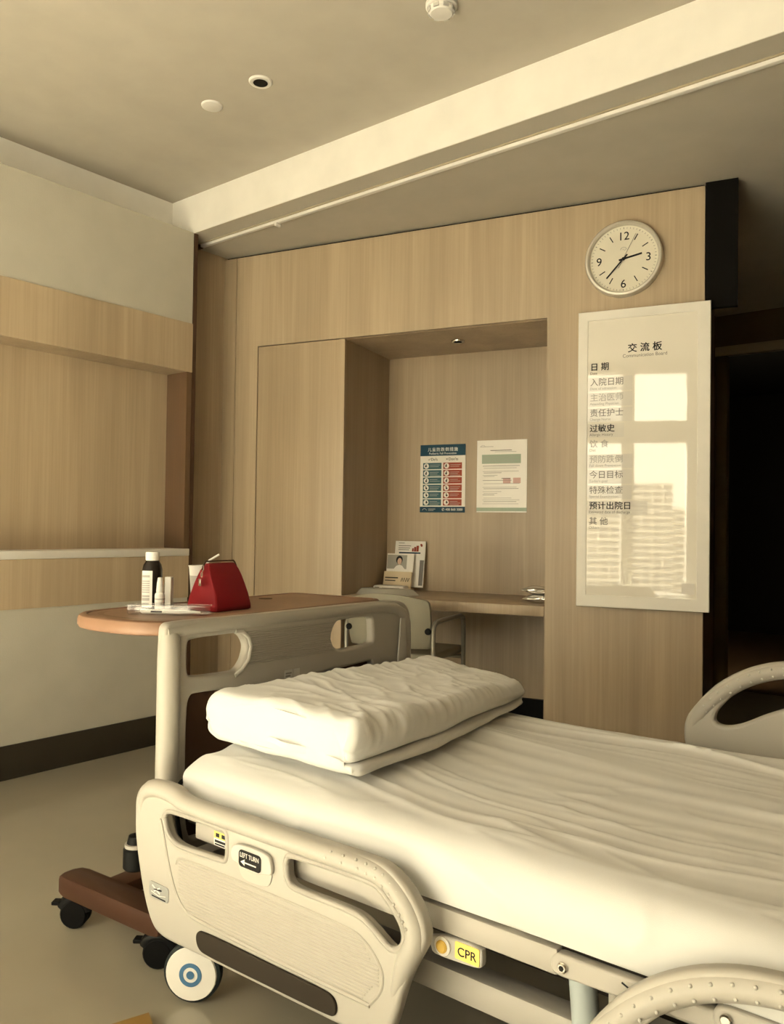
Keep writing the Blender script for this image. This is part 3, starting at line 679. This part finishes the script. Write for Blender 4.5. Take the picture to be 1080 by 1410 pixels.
tps = smooth_path(tp_); nn = len(tps)
rm_.tube([(x, 1.070, z) for x, z in tps], [.004+.0155*min(1, k/14, (nn-1-k)/10) for k in range(nn)], 14)
# raised border around holes and rib field
for P, r in ((r1, .006), (r2_, .006)):
    rm_.tube([(x, 1.064, z) for x, z in smooth_path(P+[P[0]], 2)[:-1]], r, 8, True)
rib_o = smooth_path([(-1.405, .345), (-1.40, .357), (-1.38, .362), (-1.15, .364), (-.92, .364), (-.885, .352), (-.855, .325), (-.848, .305), (-.852, .280), (-.876, .252)], 2)
rm_.tube([(x, 1.0605, z) for x, z in rib_o], .0030, 6)
rm_.tube([(x, 1.0605, z) for x, z in smooth_path([(-1.462, .425), (-1.448, .39), (-1.428, .33), (-1.405, .285), (-1.375, .258), (-1.34, .250), (-1.1, .248), (-.876, .250)], 2)], .0042, 6)
rail = obj('side_rail', rm_, 'bed_plastic', bed, ang=45, fixn=False)
rb_ = MB()
for k in range(16):
    z = .2575+.0064*k
    x0 = -1.395-.0*(k) if k > 4 else -1.375+.012*(2-k)*.3
    x1 = -.858 if 4 < k < 11 else (-.858-.004*abs(k-7)**1.1)
    rb_.tube([(x0, 1.0605, z), (x1, 1.0605, z)], .0021, 5)
obj('ribbing', rb_, 'bed_plastic', rail)
obj('bumper_strip', MB().add_mesh(plate([(-1.331, .214), (-1.329, .230), (-1.312, .238), (-1.1, .239), (-.975, .241), (-.955, .236), (-.947, .222), (-.950, .206), (-.965, .201), (-1.1, .198), (-1.30, .193), (-1.322, .198)], [], .006, .002, frame((0, 1.0605, 0), (1, 0, 0), (0, 0, 1), (0, -1, 0)), 2, 2)), 'strip_brown', rail)
def bump_row(path, n, y):
    m = MB()
    for k in range(n):
        f = k/(n-1)*(len(path)-1); i = min(int(f), len(path)-2); t = f-i
        m.ball((path[i][0]*(1-t)+path[i+1][0]*t, y, path[i][1]*(1-t)+path[i+1][1]*t), .0028, 8, 6)
    return m
gd = bump_row([(-.965, .484), (-.90, .486), (-.855, .481), (-.822, .460), (-.798, .432)], 10, 1.0555)
gd2 = bump_row([(-.975, .473), (-.90, .474), (-.862, .469), (-.833, .450), (-.810, .424), (-.796, .405)], 11, 1.0515)
m_ = finish(gd2); gd.add_mesh(m_)
obj('grip_dots', gd, 'bed_plastic_light', rail, 'stuff')
# release handle with LEFT TURN plate
rf = lambda x, z, t: frame((x, 1.06-t, z), (1, 0, 0), (0, 0, 1), (0, -1, 0))
obj('release_recess', MB().add_mesh(plate([(-1.212, .41), (-1.115, .41), (-1.117, .386), (-1.13, .374), (-1.19, .371), (-1.205, .382)], [], .002, .0008, rf(0, 0, 0), 1, 2)), 'tray_grey', rail)
rh = obj('release_handle', MB().add_mesh(plate([(-1.225, .404), (-1.223, .437), (-1.17, .441), (-1.118, .440), (-1.110, .420), (-1.110, .402), (-1.138, .400), (-1.15, .394), (-1.185, .394), (-1.198, .402)], [], .009, .003, rf(0, 0, 0), 3, 2)), 'bed_plastic_light', rail)
obj('black_plate', MB().add_mesh(plate(rrect(-1.199, -1.137, .400, .432, .008), [], .002, .0006, rf(0, 0, .0085), 1, 0)), 'black_gloss', rh)
obj('lettering', text('LEFT TURN', .0125, rf(-1.168, .419, .0112), 'CENTER', 0, .85), 'ink_white', rh)
obj('arrow', MB().box(-.016, .019, -.0011, .0011, 0, .0005, 0, 1, rf(-1.168, .410, .0108)).prism([(-.024, 0), (-.013, .006), (-.013, -.006)], lambda a, b, t: rf(-1.168, .410, .0108) @ Vector((a, b, t)), 0, .0005), 'ink_white', rh)
bdg = obj('badge', MB().add_mesh(plate(rrect(-1.494, -1.427, .255, .288, .008), [], .002, .0006, rf(0, 0, 0), 1, 0)), 'grey_metal', rail)
obj('badge_mark', MB().tube([RP(-1.482, .281, .002), RP(-1.455, .268, .002)], .0018, 5).tube([RP(-1.455, .281, .002), RP(-1.475, .270, .002)], .0018, 5).tube([RP(-1.486, .267, .002), RP(-1.46, .263, .002), RP(-1.436, .268, .002)], .0008, 5), 'ink_white', bdg)
obj('badge_print', MB().tube([RP(-1.474, .2745, .0025), RP(-1.450, .2765, .0025)], .0018, 5).box(-1.484, -1.436, 1.0575, 1.058, .2575, .2600), 'ink', bdg)
obj('pivot_knob', MB().lathe([(.014, -.012), (.014, .006), (.010, .009), (.0001, .009)], (-.835, 1.100, .405), 16, '-Y'), 'bed_steel', rail)

# ---- other near rail (foot section) and raised far rail
def arc_rail(x0, y, zb, mirror_y, label=None, dz=0, L=.80, flip=1):
    """moulded rail whose grip arches up from x0"""
    oo = [(0, .10), (.0, .16), (.03, .205), (.075, .258), (.13, .298), (.19, .325), (.25, .338), (.32, .340), (.45, .336), (.60, .330), (L-.05, .325), (L-.01, .30), (L, .25), (L-.01, .08), (L-.06, 0), (.10, 0), (.03, .03)]
    hh = [(.075, .175), (.085, .20), (.125, .245), (.175, .278), (.24, .300), (.30, .300), (.325, .285), (.32, .262), (.29, .245), (.20, .205), (.155, .178), (.13, .166), (.10, .158), (.08, .163)]
    h2 = [(.42, .25), (.42, .29), (.44, .298), (L-.10, .292), (L-.08, .28), (L-.08, .25), (L-.1, .24), (.44, .238)]
    f = frame((x0, y+.014, zb), (1, 0, 0), (0, 0, 1), (0, -1, 0))
    m = MB().add_mesh(plate(oo, [hh, h2], .028, .009, f, 4))
    gp = smooth_path([(.016, .10), (.02, .155), (.048, .195), (.09, .240), (.145, .280), (.20, .304), (.26, .317), (.32, .319), (.45, .315), (.60, .31), (L-.06, .302)], 2)
    n = len(gp)
    m.tube([(x0+a, y, zb+b) for a, b in gp], [.004+.0165*min(1, k/8, (n-1-k)/8) for k in range(n)], 14)
    o = obj('side_rail', m, 'bed_plastic', bed, ang=45, fixn=False)
    yy = y-.0195
    d = bump_row([(x0+a, zb+b) for a, b in ((.052, .205), (.09, .246), (.145, .288), (.20, .312), (.26, .325), (.33, .327))], 12, y-.0185)
    m2 = finish(bump_row([(x0+a, zb+b) for a, b in ((.06, .19), (.098, .230), (.150, .271), (.205, .295), (.26, .308), (.33, .310))], 12, y-.0185)); d.add_mesh(m2)
    obj('grip_dots', d, 'bed_plastic_light', o, 'stuff')
    return o
arc_rail(-.505, 1.074, .180, 1)
arc_rail(-.712, 2.125, .408, 1)
# far head rail, lowered behind the mattress
obj('side_rail', MB().add_mesh(plate(ro, [r1, r2_], .028, .009, frame((0, 2.125, 0), (1, 0, 0), (0, 0, 1), (0, -1, 0)), 4)), 'bed_plastic', bed, ang=45, fixn=False)

# ---- frame and platform
fr = obj('bed_frame', MB().box(-1.55, .48, 1.17, 1.22, .245, .295, .006).box(-1.55, .48, 1.94, 1.99, .245, .295, .006).box(-1.55, -1.50, 1.17, 1.99, .245, .295, .006).box(.43, .48, 1.17, 1.99, .245, .295, .006), 'bed_steel', bed)
obj('mattress_platform', MB().box(-1.47, .46, 1.135, 2.01, .395, .428, .005), 'bed_dark', bed)
obj('understructure', MB().box(-1.42, .40, 1.25, 1.90, .30, .39, .01), 'bed_dark', bed)
plt = obj('side_plate', MB().box(-1.388, -.853, 1.0935, 1.1085, .392, .455, .005), 'bed_steel', bed)
obj('warning_sticker', MB().box(-1.3250, -1.2800, 1.0930, 1.0937, 0.3950, 0.4100), 'paper', plt)
obj('warning_header', MB().box(-1.3250, -1.2800, 1.0928, 1.0937, 0.4100, 0.4240), 'yellow', plt)
obj('warning_print', MB().box(-1.3220, -1.2850, 1.0926, 1.0935, 0.4020, 0.4070).box(-1.3220, -1.2910, 1.0926, 1.0935, 0.3970, 0.4000).box(-1.3190, -1.3080, 1.0926, 1.0935, 0.4130, 0.4210).box(-1.3010, -1.2890, 1.0926, 1.0935, 0.4130, 0.4210), 'ink', plt)
obj('side_bar', MB().box(-.852, -.562, 1.118, 1.145, .384, .424, .004), 'bed_steel', bed)
hg = obj('hinge_link', MB().add_mesh(plate([(-.572, .392), (-.572, .412), (-.56, .421), (-.54, .421), (-.36, .421), (-.30, .421), (-.30, .392), (-.36, .392), (-.54, .387), (-.56, .387)], [], .02, .004, frame((0, 1.135, 0), (1, 0, 0), (0, 0, 1), (0, -1, 0)), 2, 2)), 'bed_steel', bed)
obj('hinge_bolt', MB().lathe([(.008, 0), (.008, .004), (.006, .006), (.0001, .006)], (-.551, 1.115, .403), 14, '-Y'), 'chrome', hg)
obj('bolt_socket', MB().lathe([(.0042, .0061), (.0042, .0066), (.0001, .0066)], (-.551, 1.115, .403), 6, '-Y'), 'black_gloss', hg)
ik = MB().tube([(-.46, 1.1145, .413), (-.437, 1.1145, .403)], .0014, 5).tube([(-.448, 1.1145, .408), (-.452, 1.1145, .397)], .0014, 5).ball((-.450, 1.1145, .393), .003)
obj('hinge_symbol', ik, 'ink', hg)
h2g = obj('hinge_link', MB().add_mesh(plate([(-.335, .405), (-.335, .425), (-.32, .434), (-.29, .434), (-.10, .434), (.2, .434), (.2, .405), (-.10, .402), (-.29, .399), (-.32, .399)], [], .018, .004, frame((0, 1.13, 0), (1, 0, 0), (0, 0, 1), (0, -1, 0)), 2, 2)), 'bed_steel', bed)
obj('hinge_bolt', MB().lathe([(.008, 0), (.008, .004), (.006, .006), (.0001, .006)], (-.317, 1.112, .417), 14, '-Y'), 'chrome', h2g)
obj('side_bar', MB().box(-.43, -.335, 1.145, 1.165, .372, .41, .004), 'bed_steel', bed)
obj('actuator', MB().tube([(-.535, 1.165, .28), (-.545, 1.165, .392)], .021, 16), 'actuator', bed)
obj('actuator_rod', MB().tube([(-.487, 1.16, .28), (-.487, 1.16, .392)], .011, 12), 'bed_steel', bed)
cprp = obj('emergency_release', MB().add_mesh(plate([(-.795, .378), (-.692, .386), (-.690, .362), (-.693, .351), (-.71, .348), (-.78, .344), (-.792, .350)], [], .014, .003, frame((0, 1.128, 0), (1, 0, 0), (0, 0, 1), (0, -1, 0)), 2, 1)), 'bed_plastic_light', bed)
obj('knob_ring', MB().lathe([(.0155, .0), (.0155, .004), (.010, .005)], (-.766, 1.115, .3645), 20, '-Y'), 'ledge_white', cprp)
obj('amber_knob', MB().lathe([(.0105, .0), (.0105, .006), (.008, .008), (.0001, .008)], (-.766, 1.114, .3645), 20, '-Y'), 'amber_knob', cprp)
obj('yellow_plate', MB().add_mesh(plate(rrect(-.742, -.695, .353, .381, .003), [], .002, .0006, frame((0, 1.1145, 0), (1, 0, 0), (0, 0, 1), (0, -1, 0)), 1, 0)), 'yellow', cprp)
obj('lettering', text('CPR', .020, frame((-.7185, 1.1120, .3600), (1, 0, 0), (0, 0, 1), (0, -1, 0)), 'CENTER', .0001), 'ink', cprp)
# castors, bumpers
def bed_wheel(x, y, turn):
    R = Matrix.Translation((x, y, .066)) @ Matrix.Rotation(turn, 4, 'Z') @ Matrix.Rotation(math.radians(90), 4, 'X')
    def wl_(p, n=40): return MB().lathe(p, (0, 0, 0), n, 'Z', R)
    w = obj('castor_wheel', wl_([(.0001, -.014), (.056, -.014), (.0645, -.009), (.0655, 0), (.0645, .009), (.058, .013), (.0001, .013)]), 'gray_rubber', bed)
    obj('wheel_cover', wl_([(.0585, .012), (.0565, .0165), (.025, .0185), (.0001, .019)]), 'wheel_white', w)
    obj('blue_ring', wl_([(.0165, .0175), (.0165, .0196), (.0255, .0194), (.0255, .0175)]), 'wheel_blue', w)
    obj('blue_hub', wl_([(.0088, .0175), (.0088, .0203), (.0001, .0204)], 30), 'wheel_blue', w)
    b_ = Matrix.Translation((x, y, 0)) @ Matrix.Rotation(turn, 4, 'Z')
    obj('fork', MB().tube([b_ @ Vector(p) for p in ((.03, .034, .07), (.02, .036, .12), (.012, .04, .15), (0, .05, .25))], [.018, .020, .022, .020], 12), 'bed_steel', w)
for x, y, a in ((-1.462, 1.155, .55), (.40, 1.155, -.3), (-1.462, 1.95, .2), (.40, 1.95, .8)): bed_wheel(x, y, a)
for y in (1.135, 2.06):
    bq = obj('corner_bumper', MB().lathe([(.026, .245), (.030, .250), (.030, .292), (.026, .297)], (-1.655, y, 0), 20), 'black_rubber', bed)
    obj('bumper_ring', MB().lathe([(.0265, .296), (.0265, .304), (.014, .306)], (-1.655, y, 0), 20), 'bed_steel', bq)
    obj('bumper_cap', MB().lathe([(.022, .305), (.018, .322), (.0001, .328)], (-1.655, y, 0), 16), 'black_rubber', bq)
    obj('bumper_arm', MB().box(-1.655, -1.53, y-.01, y+.01, .262, .282, .003), 'bed_dark', bq)
obj('cable', MB().tube(smooth_path([(-1.52, 1.16, .33), (-1.52, 1.145, .40), (-1.518, 1.145, .455), (-1.508, 1.15, .478), (-1.496, 1.16, .470), (-1.492, 1.17, .43)], 2), .005, 8), 'black_rubber', bed)
# footboard (outside the picture, closes the bed)
obj('footboard', MB().add_mesh(plate([(1.13, .25), (2.08, .25), (2.08, .80), (1.13, .80)], [], .034, .01, frame((.505, 0, 0), (0, 1, 0), (0, 0, 1), (1, 0, 0)), 3, 2)), 'bed_plastic', bed, ang=45, fixn=False)

# ================================================================== mattress with sheet
def fold(v): return 1-abs(v)
def crease(v, w): return math.exp(-abs(v)/w)
def sheet_h(x, y):
    w = noise.noise(Vector((x*1.1, y*1.6, 3)))*.12+noise.noise(Vector((x*3, y*4, 13)))*.03
    yy = y+.07*(x+1)+w
    m = .5+.5*noise.noise(Vector((x*1.5, y*2.6, 21))); m2 = .5+.5*noise.noise(Vector((x*2.1+4, y*3.1, 41)))
    a = crease(noise.noise(Vector((x*.8, yy*8, 0))), .09)*.014*max(0, m*1.6-.25)
    b = crease(noise.noise(Vector((x*1.5+5, yy*17, 7))), .11)*.0080*max(0, m2*1.7-.3)
    c = crease(noise.noise(Vector((x*5+3*y, y*7-x*2.5, 11))), .12)*.0030*max(0, 1.3-m*1.6)
    d = noise.noise(Vector((x*1.2, yy*24, 17)))*.0030
    return a+b+c+d + .004*noise.noise(Vector((x*1.6, y*2.5, 31)))
MX0, MX1, MY0, MY1, MZ0, MZ1, MR = -1.478, .45, 1.118, 2.02, .432, .538, .045
NX = 330
prof = []
for k in range(13): prof.append((MY0, MZ0+(MZ1-MR-MZ0)*k/12, 's'))
for k in range(1, 9):
    a = math.pi/2*k/8; prof.append((MY0+MR-MR*math.cos(a), MZ1-MR+MR*math.sin(a), 'e'))
for k in range(1, 150): prof.append((MY0+MR+(MY1-MY0-2*MR)*k/150, MZ1, 't'))
for k in range(0, 9):
    a = math.pi/2*k/8; prof.append((MY1-MR+MR*math.sin(a), MZ1-MR+MR*math.cos(a), 'e'))
prof.append((MY1, MZ0, 's'))
rings = []
for i in range(NX+1):
    t = i/NX
    x = MX0+(MX1-MX0)*(t**1.0)
    s = min(x-MX0, MX1-x); ins = MR-math.sqrt(max(0, MR*MR-(MR-s)**2)) if s < MR else 0
    R = []
    for y, z, kd in prof:
        g = (z-MZ0)/(MZ1-MZ0)
        y2 = min(max(y, MY0+ins*.8), MY1-ins*.8); z2 = MZ0+(z-MZ0)*(1-ins/(MZ1-MZ0)*.95)
        h = sheet_h(x, y)
        et = min(1, max(0, (y-MY0)/.09), max(0, (MY1-y)/.05))
        z2 += h*(.15+.85*et)*(1 if kd != 's' else g)
        if y < MY0+MR: y2 += -.006*math.sin(math.pi*g)+.004*noise.noise(Vector((x*4, z*18, 5)))-.007*fold(noise.noise(Vector((x*3+z*9, z*7-x*1.5, 9))))**6*g*(1-g)*4
        R.append(Vector((x, y2, z2)))
    rings.append(R)
mt = MB().loft(rings)
tag(obj('mattress', mt, 'sheet', ang=70), 'white sheeted mattress with long creases lying on the hospital bed', 'mattress')

# ================================================================== folded duvet
DX0, DX1, DY0, DY1, DB = -1.495, -1.045, 1.205, 2.045, .559
def outline_c():
    P = []
    def seg(a, b, n):
        for k in range(n): P.append((a[0]+(b[0]-a[0])*k/n, a[1]+(b[1]-a[1])*k/n))
    def arc(c, rx, rz, a0, a1, n):
        for k in range(n):
            a = math.radians(a0+(a1-a0)*k/n); P.append((c[0]+rx*math.cos(a), c[1]+rz*math.sin(a)))
    # heights 0..1 scaled later; x from 0..1
    arc((.965, .10), .025, .10, -90, 75, 8)                 # lower lip at the right
    seg((.965, .20), (.13, .375), 22)                       # slit, lower face
    seg((.115, .385), (.13, .395), 2)
    seg((.13, .40), (.965, .225), 22)                        # slit, upper face
    arc((.925, .595), .070, .37, -80, 90, 18)                 # rounded upper layer edge
    seg((.925, .965), (.10, 1.0), 60)
    arc((.095, .5), .095, .5, 90, 270, 22)                  # fold at the left
    seg((.10, 0), (.965, 0), 26)
    return P
OC = outline_c(); n_ = len(OC)
def dn_(i):
    a, b = OC[i-1], OC[(i+1) % n_]; t = Vector((b[0]-a[0], (b[1]-a[1])*.3)); 
    return Vector((t.y, -t.x)).normalized()
DN = [dn_(i) for i in range(n_)]
NYD = 150; rings = []; DH = .116
sts = [(DY0+.014*(1-math.cos(math.pi/2*k/5))*1.0, .014*(1-math.sin(math.pi/2*k/5))) for k in range(5)] 
sts = [(DY0+.02*(1-math.cos(math.radians(90*k/5))), .02*(1-math.sin(math.radians(90*k/5)))) for k in range(5)]
sts += [(DY0+.02+(DY1-DY0-.046)*k/NYD, 0) for k in range(NYD+1)]
sts += [(DY1-.026+.026*math.sin(math.radians(90*k/6)), .026*(1-math.cos(math.radians(90*k/6)))) for k in range(1, 7)]
for y, ins in sts:
    f = (y-DY0)/(DY1-DY0); R = []
    for i, (a, b) in enumerate(OC):
        nx, nz = DN[i]
        thick = DH*(1-.10*f-.36*f**2*a)*(1+.05*math.sin(3.1*a))
        x = DX0+(DX1-DX0)*a*(1-.16*f*f)+.012*math.sin(f*4+1)*(a > .5)
        z = DB+thick*b
        ii = ins*(.3 if (8 <= i < 54) else .9)
        x -= nx*ii; z -= nz*ii
        top = max(0, (b-.35)/.65)
        yy = y+.22*(a-.5)*.39
        q = yy*1.0+.10*noise.noise(Vector((a*1.5, y*3, 2)))+.02*noise.noise(Vector((a*5, y*9, 6)))
        m1 = .5+.5*noise.noise(Vector((a*2, y*4, 14)))
        w1 = crease(noise.noise(Vector((a*1.3, q*9, 1))), .16)*m1*1.5
        w2 = crease(noise.noise(Vector((a*2.6, q*19, 4))), .2)*(1.3-m1)
        w3 = crease(noise.noise(Vector((a*2.5-y*2, y*22-a*6, 8))), .2)*max(0, a-.5)*2
        dsp = (.0080*w1+.0052*w2+.0065*w3-.004)*top + .005*noise.noise(Vector((a*3, y*5, b*3)))
        wob = .005*noise.noise(Vector((y*9, a*4, b*2+5)))
        x += nx*dsp+wob*(.3+.7*(a > .9)); z += nz*dsp
        if b < .05: z = max(z, DB-.004)
        yo = y + (.012*noise.noise(Vector((a*6, b*3, 2)))-.016*math.sin(math.pi*min(1, b*1.0))*(1 if b > .4 else .4) if ins > 0 and f < .1 else 0)
        R.append(Vector((x, yo, z)))
    rings.append(R)
dv = MB().loft(rings)
bmesh.ops.triangulate(dv.bm, faces=[f for f in dv.bm.faces if len(f.verts) > 4])
tag(obj('folded_duvet', dv, 'sheet', ang=75), 'folded white duvet lying on the mattress beside the headboard', 'duvet')

# ================================================================== scrap on the floor
sc_ = MB().prism([(0, 0), (.05, -.022), (.085, -.12), (.035, -.13), (-.03, -.07)], lambda a, b, t: Vector((-1.478+a, 1.052+b, .0008+t*(1.2-8*abs(a-.02)))), 0, .014)
tag(obj('paper_packet', sc_, 'kraft', ang=20), 'crumpled amber packet lying on the floor beside the wheel', 'packet')
